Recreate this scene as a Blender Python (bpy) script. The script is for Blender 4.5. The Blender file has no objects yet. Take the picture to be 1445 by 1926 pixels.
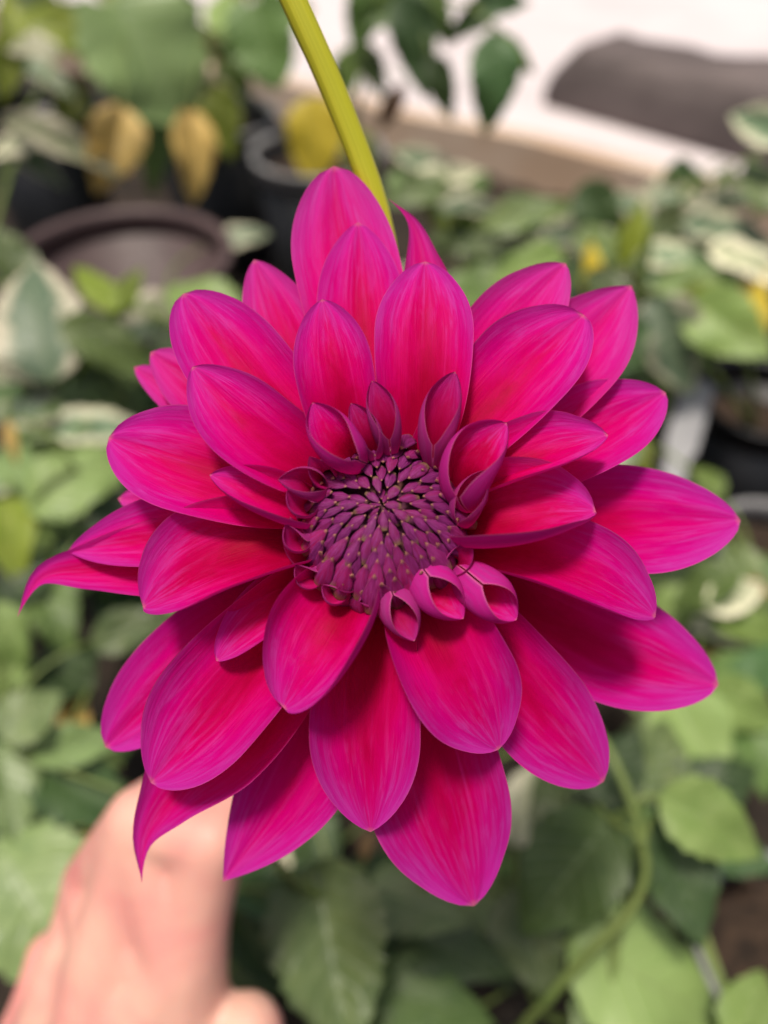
import bpy, bmesh, math, random
from mathutils import Vector, Matrix
import numpy as np

random.seed(7)
rng = np.random.default_rng(11)
scene = bpy.context.scene
COL = scene.collection

# ------------------------------------------------------------------ camera
K = 0.000667                       # metres per photo pixel, per metre of distance
CAM = Vector((0, 0, 0.55))
PITCH = math.radians(45)
FWD = Vector((0, math.cos(PITCH), -math.sin(PITCH)))
RGT = Vector((1, 0, 0))
UPV = Vector((0, math.sin(PITCH), math.cos(PITCH)))
cam_data = bpy.data.cameras.new('camera')
cam = bpy.data.objects.new('camera', cam_data)
COL.objects.link(cam)
cam.location = CAM
cam.rotation_euler = (math.radians(90) - PITCH, 0, 0)
cam_data.sensor_fit = 'HORIZONTAL'
cam_data.sensor_width = 36
cam_data.lens = 18 / (722.5 * K)
cam_data.clip_start = 0.005
cam_data.clip_end = 100
cam_data.dof.use_dof = True
cam_data.dof.focus_distance = 0.1435
cam_data.dof.aperture_fstop = cam_data.lens / 4.5
scene.camera = cam

# ------------------------------------------------------------------ world + sun
SUN_EL, SUN_AZ = math.radians(78), math.radians(225)   # azimuth measured from +Y clockwise
world = bpy.data.worlds.new('World')
scene.world = world
world.use_nodes = True
wn = world.node_tree
wn.nodes.clear()
sky = wn.nodes.new('ShaderNodeTexSky')
sky.sky_type = 'NISHITA'
sky.sun_disc = False
sky.sun_elevation = SUN_EL
sky.sun_rotation = SUN_AZ
sky.dust_density = 6.0
sky.air_density = 0.8
sky.ozone_density = 0.6
bg = wn.nodes.new('ShaderNodeBackground')
bg.inputs['Strength'].default_value = 0.062
wo = wn.nodes.new('ShaderNodeOutputWorld')
wn.links.new(sky.outputs[0], bg.inputs[0])
wn.links.new(bg.outputs[0], wo.inputs[0])
sun_data = bpy.data.lights.new('sun', 'SUN')
sun_data.energy = 2.7
sun_data.angle = math.radians(10)
sun_data.color = (1.0, 0.92, 0.80)
sun = bpy.data.objects.new('sun', sun_data)
COL.objects.link(sun)
sdir = Vector((math.sin(SUN_AZ) * math.cos(SUN_EL), math.cos(SUN_AZ) * math.cos(SUN_EL), math.sin(SUN_EL)))
sun.rotation_euler = sdir.to_track_quat('Z', 'Y').to_euler()
sun.location = (0, 0, 3)

scene.view_settings.view_transform = 'Standard'
scene.view_settings.look = 'None'
scene.view_settings.gamma = 1
scene.view_settings.exposure = 0.45
scene.view_settings.use_curve_mapping = False
scene.render.engine = 'CYCLES'
scene.cycles.use_denoising = True
scene.cycles.max_bounces = 10
scene.cycles.transmission_bounces = 8
scene.cycles.diffuse_bounces = 5


# ------------------------------------------------------------------ helpers
def P(px, py, d):
    """point seen at photo pixel (px, py) at distance d along the viewing axis"""
    return CAM + FWD * d + RGT * ((px - 722.5) * K * d) + UPV * ((963 - py) * K * d)


def G(px, py, z=0.0):
    """point of height z on that line of sight"""
    v = FWD + RGT * ((px - 722.5) * K) + UPV * ((963 - py) * K)
    return CAM + v * ((z - CAM.z) / v.z)


def empty(name, loc, label=None, cat=None, group=None, rot=None):
    o = bpy.data.objects.new(name, None)
    o.empty_display_size = 0.02
    COL.objects.link(o)
    o.location = loc
    if rot is not None:
        o.rotation_euler = rot
    tag(o, label, cat, group)
    return o


def tag(o, label=None, cat=None, group=None, kind=None):
    if label: o['label'] = label
    if cat: o['category'] = cat
    if group: o['group'] = group
    if kind: o['kind'] = kind
    return o


def mesh_from(verts, faces, uvs=None, smooth=True, name='mesh'):
    me = bpy.data.meshes.new(name)
    me.from_pydata([tuple(v) for v in verts], [], faces)
    if uvs is not None:
        lay = me.uv_layers.new(name='UVMap')
        idx = np.empty(len(me.loops), dtype=np.int32)
        me.loops.foreach_get('vertex_index', idx)
        lay.data.foreach_set('uv', np.asarray(uvs, dtype=np.float32)[idx].ravel())
    if smooth:
        me.polygons.foreach_set('use_smooth', [True] * len(me.polygons))
    me.update()
    return me


def obj(name, me, mat=None, parent=None, loc=None, keep_slots=False):
    o = bpy.data.objects.new(name, me)
    COL.objects.link(o)
    if mat is not None:
        if keep_slots:
            if not me.materials:
                me.materials.append(None)
            o.material_slots[0].link = 'OBJECT'
            o.material_slots[0].material = mat
        elif not me.materials:
            me.materials.append(mat)
    if parent is not None:
        o.parent = parent
    if loc is not None:
        o.location = loc
    return o


def grid_faces(nu, nv, flip=False):
    f = []
    for j in range(nv - 1):
        for i in range(nu - 1):
            a = j * nu + i
            q = (a, a + 1, a + nu + 1, a + nu)
            f.append(q[::-1] if flip else q)
    return f


def catmull(pts, n):
    """smooth curve through pts, n samples even in chord length"""
    p = [np.array(q, dtype=float) for q in pts]
    d = [0.0]
    for a, b in zip(p, p[1:]):
        d.append(d[-1] + np.linalg.norm(b - a) + 1e-12)
    d = np.array(d)
    m = []
    for i in range(len(p)):
        if i == 0:
            m.append((p[1] - p[0]) / (d[1] - d[0]))
        elif i == len(p) - 1:
            m.append((p[-1] - p[-2]) / (d[-1] - d[-2]))
        else:
            h0, h1 = d[i] - d[i - 1], d[i + 1] - d[i]
            m.append(((p[i] - p[i - 1]) / h0 * h1 + (p[i + 1] - p[i]) / h1 * h0) / (h0 + h1))
    if len(p) > 2:                                   # natural-looking ends
        m[0] = 1.5 * (p[1] - p[0]) / (d[1] - d[0]) - 0.5 * m[1]
        m[-1] = 1.5 * (p[-1] - p[-2]) / (d[-1] - d[-2]) - 0.5 * m[-2]
    out = []
    for t in np.linspace(0, d[-1], n):
        i = min(int(np.searchsorted(d, t, side='right')) - 1, len(p) - 2)
        h = d[i + 1] - d[i]
        u = (t - d[i]) / h
        out.append((2*u**3 - 3*u**2 + 1) * p[i] + (u**3 - 2*u**2 + u) * h * m[i]
                   + (-2*u**3 + 3*u**2) * p[i + 1] + (u**3 - u**2) * h * m[i + 1])
    return np.array(out)


class Tubes:
    """round swept stems gathered into one mesh"""
    def __init__(self):
        self.v, self.f, self.uv = [], [], []

    def add(self, pts, r0, r1=None, n=14, sides=8, rfun=None):
        r1 = r0 if r1 is None else r1
        c = catmull(pts, n)
        ref = np.array([0.31, 0.22, 0.92])
        base = len(self.v)
        for k in range(n):
            t = c[min(k + 1, n - 1)] - c[max(k - 1, 0)]
            t = t / (np.linalg.norm(t) + 1e-12)
            a = np.cross(t, ref); a /= np.linalg.norm(a) + 1e-12
            b = np.cross(t, a)
            u = k / (n - 1)
            r = r0 + (r1 - r0) * u if rfun is None else rfun(u)
            for s in range(sides):
                th = 2 * math.pi * s / sides
                self.v.append(c[k] + (a * math.cos(th) + b * math.sin(th)) * r)
                self.uv.append((s / sides, u))
        for k in range(n - 1):
            for s in range(sides):
                s2 = (s + 1) % sides
                self.f.append((base + k*sides + s, base + k*sides + s2, base + (k+1)*sides + s2, base + (k+1)*sides + s))
        self.f.append(tuple(base + s for s in range(sides))[::-1])
        self.f.append(tuple(base + (n-1)*sides + s for s in range(sides)))
        return self

    def build(self, name, mat, parent=None, origin=None):
        o = np.array(origin if origin is not None else (0, 0, 0))
        return obj(name, mesh_from([q - o for q in self.v], self.f, self.uv, name=name), mat, parent)


# ------------------------------------------------------------------ material helpers
class NT:
    def __init__(self, name):
        self.m = bpy.data.materials.new(name)
        self.m.use_nodes = True
        self.t = self.m.node_tree
        self.t.nodes.clear()
        self.out = self.t.nodes.new('ShaderNodeOutputMaterial')

    def n(self, typ, **kw):
        nd = self.t.nodes.new(typ)
        for k, v in kw.items():
            setattr(nd, k, v)
        return nd

    def put(self, sock, val):
        if isinstance(val, bpy.types.NodeSocket):
            self.t.links.new(val, sock)
        else:
            if hasattr(sock.default_value, '__len__') and not hasattr(val, '__len__'):
                val = (val,) * len(sock.default_value)
            elif hasattr(val, '__len__') and len(val) == 3 and len(sock.default_value) == 4:
                val = tuple(val) + (1,)
            sock.default_value = val

    def math(self, op, a, b=0.0, c=None, clamp=False):
        nd = self.n('ShaderNodeMath', operation=op, use_clamp=clamp)
        self.put(nd.inputs[0], a); self.put(nd.inputs[1], b)
        if c is not None: self.put(nd.inputs[2], c)
        return nd.outputs[0]

    def smooth(self, x, a, b, lo=0.0, hi=1.0):
        nd = self.n('ShaderNodeMapRange', interpolation_type='SMOOTHSTEP')
        for s, v in zip(nd.inputs[:5], (x, a, b, lo, hi)): self.put(s, v)
        return nd.outputs[0]

    def mix(self, f, a, b, blend='MIX'):
        nd = self.n('ShaderNodeMix', data_type='RGBA', blend_type=blend)
        self.put(nd.inputs[0], f); self.put(nd.inputs[6], a); self.put(nd.inputs[7], b)
        return nd.outputs[2]

    def vec(self, x, y, z=0.0):
        nd = self.n('ShaderNodeCombineXYZ')
        for s, v in zip(nd.inputs, (x, y, z)): self.put(s, v)
        return nd.outputs[0]

    def noise(self, vec, scale, detail=3, rough=0.55, dist=0.0):
        nd = self.n('ShaderNodeTexNoise')
        if vec is not None: self.put(nd.inputs['Vector'], vec)
        nd.inputs['Scale'].default_value = scale
        nd.inputs['Detail'].default_value = detail
        nd.inputs['Roughness'].default_value = rough
        nd.inputs['Distortion'].default_value = dist
        return nd.outputs['Fac']

    def uv(self):
        u = self.n('ShaderNodeUVMap')
        s = self.n('ShaderNodeSeparateXYZ')
        self.t.links.new(u.outputs[0], s.inputs[0])
        return s.outputs[0], s.outputs[1]

    def rand(self):
        return self.n('ShaderNodeObjectInfo').outputs['Random']

    def objco(self):
        return self.n('ShaderNodeTexCoord').outputs['Object']

    def bump(self, h, strength=0.3, dist=0.001):
        b = self.n('ShaderNodeBump')
        b.inputs['Strength'].default_value = strength
        b.inputs['Distance'].default_value = dist
        self.put(b.inputs['Height'], h)
        return b.outputs[0]

    def principled(self, col, rough=0.5, normal=None, spec=0.5, sss=0.0, sss_r=None, sheen=0.0):
        p = self.n('ShaderNodeBsdfPrincipled')
        self.put(p.inputs['Base Color'], col)
        self.put(p.inputs['Roughness'], rough)
        self.put(p.inputs['Specular IOR Level'], spec)
        if normal is not None: self.put(p.inputs['Normal'], normal)
        if sss:
            p.inputs['Subsurface Weight'].default_value = sss
            p.inputs['Subsurface Radius'].default_value = sss_r or (1, .4, .2)
            p.inputs['Subsurface Scale'].default_value = 0.003
        if sheen:
            p.inputs['Sheen Weight'].default_value = sheen
        return p.outputs[0]

    def leafy(self, surf, tcol, amount, normal=None):
        tr = self.n('ShaderNodeBsdfTranslucent')
        self.put(tr.inputs[0], tcol)
        if normal is not None: self.put(tr.inputs['Normal'], normal)
        ms = self.n('ShaderNodeMixShader')
        ms.inputs[0].default_value = amount
        self.t.links.new(surf, ms.inputs[1]); self.t.links.new(tr.outputs[0], ms.inputs[2])
        return ms.outputs[0]

    def done(self, surf):
        self.t.links.new(surf, self.out.inputs['Surface'])
        return self.m


def petal_material(name, inner=(0.62, 0.0001, 0.108), outer=(0.62, 0.0005, 0.240), purple=(0.53, 0.030, 0.40),
                   back=(0.46, 0.035, 0.29), young=0.0):
    T = NT(name)
    u, v = T.uv()
    r = T.rand()
    s = T.math('ABSOLUTE', T.math('MULTIPLY_ADD', u, 2.0, -1.0))            # 0 keel .. 1 margin
    off = T.math('MULTIPLY', r, 37.0)
    streak = T.noise(T.vec(T.math('ADD', T.math('MULTIPLY', u, 34.0), off), T.math('MULTIPLY', v, 2.2), off), 1.0, 4, 0.6, 0.25)
    fine = T.noise(T.vec(T.math('ADD', T.math('MULTIPLY', u, 110.0), off), T.math('MULTIPLY', v, 7.0), off), 1.0, 2, 0.6)
    blotch = T.noise(T.vec(T.math('ADD', T.math('MULTIPLY', u, 5.0), off), T.math('MULTIPLY', v, 4.0), off), 1.0, 4, 0.62, 0.6)
    mott = T.noise(T.vec(T.math('ADD', T.math('MULTIPLY', u, 20.0), off), T.math('MULTIPLY', v, 6.0), off), 1.0, 4, 0.6, 0.6)
    # red throat to magenta limb
    g = T.math('ADD', T.math('MULTIPLY', v, 0.66), T.math('MULTIPLY', s, 0.46))
    g = T.math('ADD', g, T.math('MULTIPLY_ADD', blotch, 0.5, -0.25))
    g = T.math('ADD', g, T.math('MULTIPLY_ADD', r, 0.16, -0.08))
    col = T.mix(T.smooth(g, 0.35, 0.95), inner, outer)
    col = T.mix(T.math('MULTIPLY', T.smooth(g, 0.60, 0.16), 0.92), col, (0.36, 0.0001, 0.030))  # crimson base pigment, deepened to paint in the throat's shade
    # streaky purple wash on margins and tip, its lilac partly painted sheen
    pw = T.math('ADD', T.math('MULTIPLY', T.math('POWER', s, 2.0), 0.55), T.math('MULTIPLY', T.math('POWER', v, 3.0), 0.7))
    pw = T.math('ADD', pw, T.math('MULTIPLY_ADD', mott, 0.75, -0.42))
    pw = T.math('ADD', pw, T.math('MULTIPLY_ADD', streak, 0.5, -0.26))
    col = T.mix(T.math('MULTIPLY', T.math('MULTIPLY', T.smooth(pw, 0.15, 1.0), T.smooth(T.math('ADD', v, T.math('MULTIPLY', s, 0.3)), 0.40, 0.90)), 0.85), col, purple)
    # paler raised veins
    ridge = T.smooth(T.math('ABSOLUTE', T.math('SUBTRACT', s, 0.36)), 0.0, 0.07, 1.0, 0.0)
    ridge = T.math('MULTIPLY', ridge, T.math('MULTIPLY', T.smooth(v, 0.15, 0.6), T.smooth(streak, 0.35, 0.7)))
    col = T.mix(T.math('MULTIPLY', ridge, 0.42), col, (0.78, 0.020, 0.27))
    tl = T.math('MULTIPLY', T.smooth(T.math('ADD', mott, T.math('MULTIPLY', streak, 0.6)), 0.72, 1.05), T.smooth(T.math('ADD', v, T.math('MULTIPLY', s, 0.25)), 0.5, 1.05))
    col = T.mix(T.math('MULTIPLY', tl, 0.28), col, (0.62, 0.11, 0.46))  # pale lilac tip mottling, with sheen put into the colour
    # darker fine veins
    dv = T.smooth(fine, 0.55, 0.75)
    col = T.mix(T.math('MULTIPLY', dv, 0.16), col, (0.36, 0.0, 0.09))
    lv = T.smooth(streak, 0.56, 0.8)
    col = T.mix(T.math('MULTIPLY', T.math('MULTIPLY', lv, 0.22), T.smooth(v, 0.3, 0.7)), col, (0.70, 0.012, 0.34))
    if young:
        col = T.mix(young, col, (0.30, 0.008, 0.16))
    # thin pale margin
    rim = T.smooth(s, 0.965, 1.0)
    col = T.mix(T.math('MULTIPLY', rim, 0.45), col, (0.74, 0.12, 0.36))
    tipnib = T.smooth(v, 0.975, 1.0)
    col = T.mix(T.math('MULTIPLY', tipnib, 0.5), col, (0.62, 0.24, 0.20))
    # the outer face of the petal is paler and more lilac
    geo = T.n('ShaderNodeNewGeometry')
    bcol = T.mix(T.smooth(streak, 0.15, 1.0), back, outer)
    bcol = T.mix(T.math('MULTIPLY', rim, 0.6), bcol, (0.78, 0.20, 0.40))
    face = T.mix(geo.outputs['Backfacing'], col, bcol)
    h = T.math('ADD', T.math('MULTIPLY', streak, 1.0), T.math('MULTIPLY', fine, 0.35))
    nrm = T.bump(h, 0.35, 0.0004)
    rough = T.math('MULTIPLY_ADD', blotch, 0.2, 0.36)
    sf = T.principled(face, rough, nrm, 0.03)
    tc = T.mix(0.5, col, (0.85, 0.001, 0.20))
    return T.done(T.leafy(sf, tc, 0.30, nrm))


def scale_material(name, base=((0.120, 0.007, 0.082), (0.21, 0.005, 0.078)), streakc=(0.23, 0.022, 0.165)):
    T = NT(name)
    u, v = T.uv()
    r = T.rand()
    s = T.math('ABSOLUTE', T.math('MULTIPLY_ADD', u, 2.0, -1.0))
    off = T.math('MULTIPLY', r, 41.0)
    n1 = T.noise(T.vec(T.math('ADD', T.math('MULTIPLY', u, 12.0), off), T.math('MULTIPLY', v, 3.0), off), 1.0, 3)
    n2 = T.noise(T.vec(T.math('ADD', T.math('MULTIPLY', u, 40.0), off), T.math('MULTIPLY', v, 40.0), off), 1.0, 2)
    a = T.mix(r, *base)
    a = T.mix(T.smooth(n1, 0.35, 0.7), a, streakc)
    a = T.mix(T.math('MULTIPLY', T.smooth(v, 0.3, 0.0), 0.8), a, (0.17, 0.115, 0.028))       # greenish base
    tip = T.smooth(T.math('ADD', v, T.math('MULTIPLY_ADD', n2, 0.12, -0.06)), 0.88, 0.99)
    a = T.mix(T.math('MULTIPLY', tip, 0.85), a, (0.55, 0.27, 0.15))
    edge = T.math('MULTIPLY', T.smooth(s, 0.8, 1.0), T.smooth(v, 0.5, 0.8))
    a = T.mix(T.math('MULTIPLY', edge, 0.35), a, (0.5, 0.16, 0.2))
    nrm = T.bump(T.math('ADD', n1, T.math('MULTIPLY', n2, 0.5)), 0.45, 0.0003)
    return T.done(T.principled(a, T.math('MULTIPLY_ADD', n2, 0.3, 0.38), nrm, 0.35))


def leaf_material(name, c1, c2, vein, cream=None, rough=0.5, trans=0.16, tcol=None, cream_amt=1.0, vary=0.9):
    T = NT(name)
    u, v = T.uv()
    r = T.rand()
    off = T.math('MULTIPLY', r, 53.0)
    x = T.math('MULTIPLY_ADD', u, 2.0, -1.0)
    s = T.math('ABSOLUTE', x)
    n1 = T.noise(T.vec(T.math('ADD', T.math('MULTIPLY', u, 4.0), off), T.math('MULTIPLY', v, 5.0), off), 1.0, 4, 0.6, 0.4)
    n2 = T.noise(T.vec(T.math('ADD', T.math('MULTIPLY', u, 26.0), off), T.math('MULTIPLY', v, 30.0), off), 1.0, 3)
    col = T.mix(T.smooth(T.math('ADD', n1, T.math('MULTIPLY_ADD', r, 0.5, -0.25)), 0.25, 0.75), c1, c2)
    if cream is not None:
        cm = T.math('ADD', s, T.math('MULTIPLY_ADD', n1, 1.5, -0.75))
        col = T.mix(T.math('MULTIPLY', T.smooth(cm, 0.45, 0.72), cream_amt), col, cream)
    r2 = T.math('FRACT', T.math('MULTIPLY', r, 7.31))
    hs = T.n('ShaderNodeHueSaturation')
    T.put(hs.inputs['Hue'], T.math('MULTIPLY_ADD', r, vary * 0.06, 0.495 - vary * 0.03))
    T.put(hs.inputs['Value'], T.math('MULTIPLY_ADD', r2, vary, 1.02 - vary / 2))
    T.put(hs.inputs['Color'], col)
    col = hs.outputs[0]
    # side veins sweeping towards the tip, and a midrib
    ph = T.math('MULTIPLY', T.math('SUBTRACT', T.math('MULTIPLY', v, 1.0), T.math('MULTIPLY', s, 0.26)), 8.0)
    fr = T.math('ABSOLUTE', T.math('SUBTRACT', T.math('FRACT', ph), 0.5))
    side = T.smooth(fr, 0.0, 0.13, 1.0, 0.0)
    mid = T.smooth(s, 0.015, 0.06, 1.0, 0.0)
    vm = T.math('MAXIMUM', mid, T.math('MULTIPLY', side, 0.55))
    col = T.mix(T.math('MULTIPLY', vm, 0.38), col, vein)
    col = T.mix(T.math('MULTIPLY', T.smooth(n2, 0.5, 0.8), 0.25), col, c1)
    nrm = T.bump(T.math('SUBTRACT', T.math('MULTIPLY', n2, 0.4), vm), 0.5, 0.0012)
    sf = T.principled(col, T.math('MULTIPLY_ADD', n1, 0.25, rough - 0.16), nrm, 0.55)
    return T.done(T.leafy(sf, tcol or T.mix(0.5, col, (0.25, 0.40, 0.04)), trans, nrm))


def plain_material(name, c1, c2, scale=40.0, rough=0.6, bump=0.3, bdist=0.001, spec=0.4, stretch=None, detail=5):
    T = NT(name)
    co = T.objco()
    if stretch:
        mp = T.n('ShaderNodeMapping')
        T.put(mp.inputs['Vector'], co)
        mp.inputs['Scale'].default_value = stretch
        co = mp.outputs[0]
    n1 = T.noise(co, scale, detail, 0.6, 0.3)
    n2 = T.noise(co, scale * 6, 3)
    col = T.mix(T.smooth(n1, 0.3, 0.7), c1, c2)
    col = T.mix(T.math('MULTIPLY', T.smooth(n2, 0.5, 0.75), 0.3), col, c1)
    nrm = T.bump(T.math('ADD', n1, T.math('MULTIPLY', n2, 0.4)), bump, bdist)
    return T.done(T.principled(col, T.math('MULTIPLY_ADD', n2, 0.25, rough - 0.12), nrm, spec))


def stem_material(name, c1, c2, dark):
    T = NT(name)
    u, v = T.uv()
    co = T.objco()
    st = T.noise(T.vec(T.math('MULTIPLY', u, 14.0), T.math('MULTIPLY', v, 5.0)), 1.0, 4, 0.6, 0.2)
    dk = T.noise(T.vec(T.math('MULTIPLY', u, 16.0), T.math('MULTIPLY', v, 11.0), 3.0), 1.0, 3, 0.5)
    col = T.mix(T.smooth(st, 0.3, 0.7), c1, c2)
    col = T.mix(T.math('MULTIPLY', T.smooth(dk, 0.64, 0.74), 0.6), col, dark)
    nrm = T.bump(st, 0.4, 0.0006)
    sf = T.principled(col, 0.45, nrm, 0.4)
    return T.done(T.leafy(sf, c2, 0.12, nrm))


def skin_material():
    T = NT('skin')
    co = T.objco()
    n1 = T.noise(co, 24.0, 3, 0.5, 0.4)
    n2 = T.noise(co, 900.0, 3)
    n3 = T.noise(co, 120.0, 3)
    col = T.mix(T.smooth(n1, 0.3, 0.72), (0.80, 0.46, 0.36), (0.74, 0.28, 0.26))
    col = T.mix(T.math('MULTIPLY', T.smooth(n3, 0.55, 0.8), 0.15), col, (0.60, 0.26, 0.24))
    nrm = T.bump(T.math('ADD', n2, n3), 0.3, 0.0006)
    return T.done(T.principled(col, 0.5, nrm, 0.4, 0.25, (1.0, 0.35, 0.18)))


M_PETAL = petal_material('petal_magenta')
M_BACKPETAL = petal_material('petal_backlit_pink', inner=(0.64, 0.001, 0.13), outer=(0.66, 0.006, 0.28), purple=(0.58, 0.05, 0.38))  # brighter copy for the rear row, backlight put into the colour
M_TUBE = petal_material('petal_young', inner=(0.45, 0.004, 0.09), outer=(0.48, 0.008, 0.20), purple=(0.34, 0.03, 0.26),
                        back=(0.36, 0.05, 0.25), young=0.15)
M_SCALE = scale_material('bud_scale_purple')
M_SCALE2 = scale_material('bud_scale_magenta', ((0.18, 0.007, 0.095), (0.29, 0.004, 0.085)), (0.27, 0.025, 0.17))
M_OLIVE = plain_material('olive_chaff', (0.14, 0.095, 0.02), (0.26, 0.16, 0.05), 500, 0.6, 0.3, 0.0003)
M_SEPAL = plain_material('sepal_green', (0.10, 0.17, 0.03), (0.16, 0.24, 0.05), 200, 0.5)
M_STEM = stem_material('flower_stem', (0.46, 0.46, 0.018), (0.60, 0.58, 0.04), (0.13, 0.15, 0.012))
M_PSTEM = stem_material('plant_stem', (0.13, 0.20, 0.05), (0.24, 0.30, 0.09), (0.10, 0.07, 0.03))
M_SKIN = skin_material()
M_NAIL = plain_material('nail', (0.68, 0.42, 0.36), (0.72, 0.46, 0.40), 300, 0.35, 0.05)
GREEN = leaf_material('leaf_green', (0.080, 0.145, 0.036), (0.145, 0.225, 0.062), (0.22, 0.32, 0.13))
DARK = leaf_material('leaf_dark', (0.038, 0.078, 0.026), (0.065, 0.118, 0.038), (0.12, 0.19, 0.08))
GREY = leaf_material('leaf_greygreen', (0.090, 0.145, 0.052), (0.195, 0.255, 0.095), (0.28, 0.36, 0.20), rough=0.42)
LIGHT = leaf_material('leaf_lightgreen', (0.21, 0.34, 0.085), (0.33, 0.46, 0.150), (0.36, 0.46, 0.18), trans=0.35, vary=0.35)
LIME = leaf_material('leaf_lime', (0.20, 0.28, 0.030), (0.30, 0.36, 0.050), (0.38, 0.42, 0.10), trans=0.4)
VARI = leaf_material('leaf_variegated', (0.11, 0.18, 0.11), (0.18, 0.26, 0.15), (0.32, 0.38, 0.22), cream=(0.58, 0.56, 0.40))
PALE = leaf_material('leaf_pale', (0.32, 0.38, 0.22), (0.50, 0.50, 0.33), (0.56, 0.55, 0.36), cream=(0.78, 0.73, 0.54))
YELLOW = leaf_material('leaf_yellow', (0.66, 0.52, 0.03), (0.72, 0.58, 0.05), (0.6, 0.5, 0.12), vary=0.1, trans=0.35, tcol=(0.8, 0.6, 0.05))
OCHRE = leaf_material('leaf_ochre', (0.80, 0.58, 0.16), (0.88, 0.66, 0.26), (0.6, 0.36, 0.1), vary=0.1, trans=0.3, tcol=(0.8, 0.5, 0.12))
BROWN = leaf_material('leaf_brown', (0.20, 0.10, 0.045), (0.34, 0.18, 0.09), (0.2, 0.1, 0.05), trans=0.1, tcol=(0.4, 0.2, 0.08))

# ------------------------------------------------------------------ setting
M_SOIL = plain_material('dark_soil', (0.012, 0.009, 0.007), (0.045, 0.030, 0.020), 30, 0.9, 1.0, 0.01)
M_POTSOIL = plain_material('pot_soil', (0.020, 0.013, 0.009), (0.075, 0.045, 0.028), 90, 0.9, 1.0, 0.006)
M_PAVE = plain_material('pale_paving', (0.64, 0.57, 0.58), (0.73, 0.67, 0.68), 5, 0.7, 0.3, 0.003)
M_PEACH = plain_material('peach_concrete', (0.62, 0.44, 0.31), (0.72, 0.57, 0.45), 6, 0.8, 0.5, 0.004)
M_BEAM = plain_material('dark_timber', (0.085, 0.068, 0.066), (0.16, 0.13, 0.125), 7, 0.8, 0.6, 0.004, stretch=(0.2, 1, 1))

# ground: one gently uneven sheet
n = 90
xs = np.concatenate([np.linspace(-30, -1.6, 12), np.linspace(-1.5, 1.5, 66), np.linspace(1.6, 30, 12)])
ys = np.concatenate([np.linspace(-6, -0.4, 8), np.linspace(-0.3, 2.4, 70), np.linspace(2.5, 40, 12)])
gv = [(x, y, -0.006 + 0.006 * math.sin(x * 23 + y * 9) * math.sin(y * 31 - x * 7) + random.uniform(-0.004, 0.004)) for y in ys for x in xs]
g = obj('ground', mesh_from(gv, grid_faces(len(xs), len(ys)), name='ground'), M_SOIL)
tag(g, 'dark brown potting soil ground between the pots', None, kind='structure')

# raised pale paving beyond the pots, with a worn peach front face
PZ = 0.075
e0, e1 = G(420, 118, PZ), G(1445, 352, PZ)
ed = (e1 - e0); ed.z = 0; ed.normalize()
en = Vector((-ed.y, ed.x, 0))
if en.y < 0: en = -en
a0, a1 = e0 - ed * 0.8, e1 + ed * 3.0
pv, pf = [], []
N = 40
for k in range(N + 1):
    q = a0.lerp(a1, k / N) + en * (0.010 * math.sin(k * 1.7) + random.uniform(-0.004, 0.004))
    q2 = q - en * 0.012
    pv += [(q2.x, q2.y, -0.02), (q2.x, q2.y, PZ - 0.010), (q.x, q.y, PZ), (q.x + en.x * 12, q.y + en.y * 12, PZ)]
for k in range(N):
    b = k * 4
    for i in range(3):
        pf.append((b + i, b + 4 + i, b + 5 + i, b + 1 + i))
pm = mesh_from(pv, pf, name='paving', smooth=False)
pm.materials.append(M_PAVE); pm.materials.append(M_PEACH)
for i, p in enumerate(pm.polygons):
    p.material_index = 0 if i % 3 == 2 else 1
pave = obj('paving', pm)
tag(pave, 'raised pale pinkish paving with a worn peach edge behind the pots', None, kind='structure')

# dark weathered beam lying on the paving
b0, b1 = G(1022, 196, PZ + 0.002), G(1445, 318, PZ + 0.002)
bd = (b1 - b0); bd.z = 0; L0 = bd.length; bd.normalize()
bn = Vector((-bd.y, bd.x, 0))
if bn.y < 0: bn = -bn
bv, bf = [], []
NB = 30
LB = L0 + 0.9
for k in range(NB + 1):
    t = k / NB
    x = t * LB
    endr = min(1.0, (x / 0.05 + 0.25) ** 0.5) if x < 0.05 else 1.0
    hh = (0.092 + 0.012 * math.exp(-((x - 0.34) / 0.09) ** 2) + 0.003 * math.sin(k * 2.1)) * endr
    dd = 0.16 * endr
    base = b0 + bd * x
    ring = [(0, 0.004), (0.0, 0.012), (-0.004, hh * 0.5), (0.004, hh - 0.012), (0.016, hh), (dd - 0.016, hh - 0.002), (dd, hh - 0.014), (dd, 0.004)]
    for (yy, zz) in ring:
        q = base + bn * yy
        bv.append((q.x - b0.x, q.y - b0.y, zz + random.uniform(-0.0015, 0.0015) - (0.004 if zz < 0.005 else 0)))
nr = 8
for k in range(NB):
    for i in range(nr):
        i2 = (i + 1) % nr
        bf.append((k*nr + i, k*nr + i2, (k+1)*nr + i2, (k+1)*nr + i))
bf.append(tuple(range(nr))[::-1]); bf.append(tuple(NB*nr + i for i in range(nr)))
beam = obj('timber_beam', mesh_from(bv, bf, name='timber_beam'), M_BEAM, loc=b0)
tag(beam, 'dark weathered grey beam lying on the pale paving', 'beam')

# ------------------------------------------------------------------ pots
M_BROWNPOT = plain_material('mauve_brown_plastic', (0.075, 0.048, 0.050), (0.105, 0.070, 0.070), 25, 0.5, 0.1, 0.0006)
M_BLACKPOT = plain_material('black_plastic', (0.010, 0.011, 0.013), (0.018, 0.019, 0.022), 25, 0.42, 0.1, 0.0006)
M_GREYRIM = plain_material('dusty_rim', (0.17, 0.17, 0.175), (0.32, 0.315, 0.32), 60, 0.6, 0.1, 0.0006)


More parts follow.
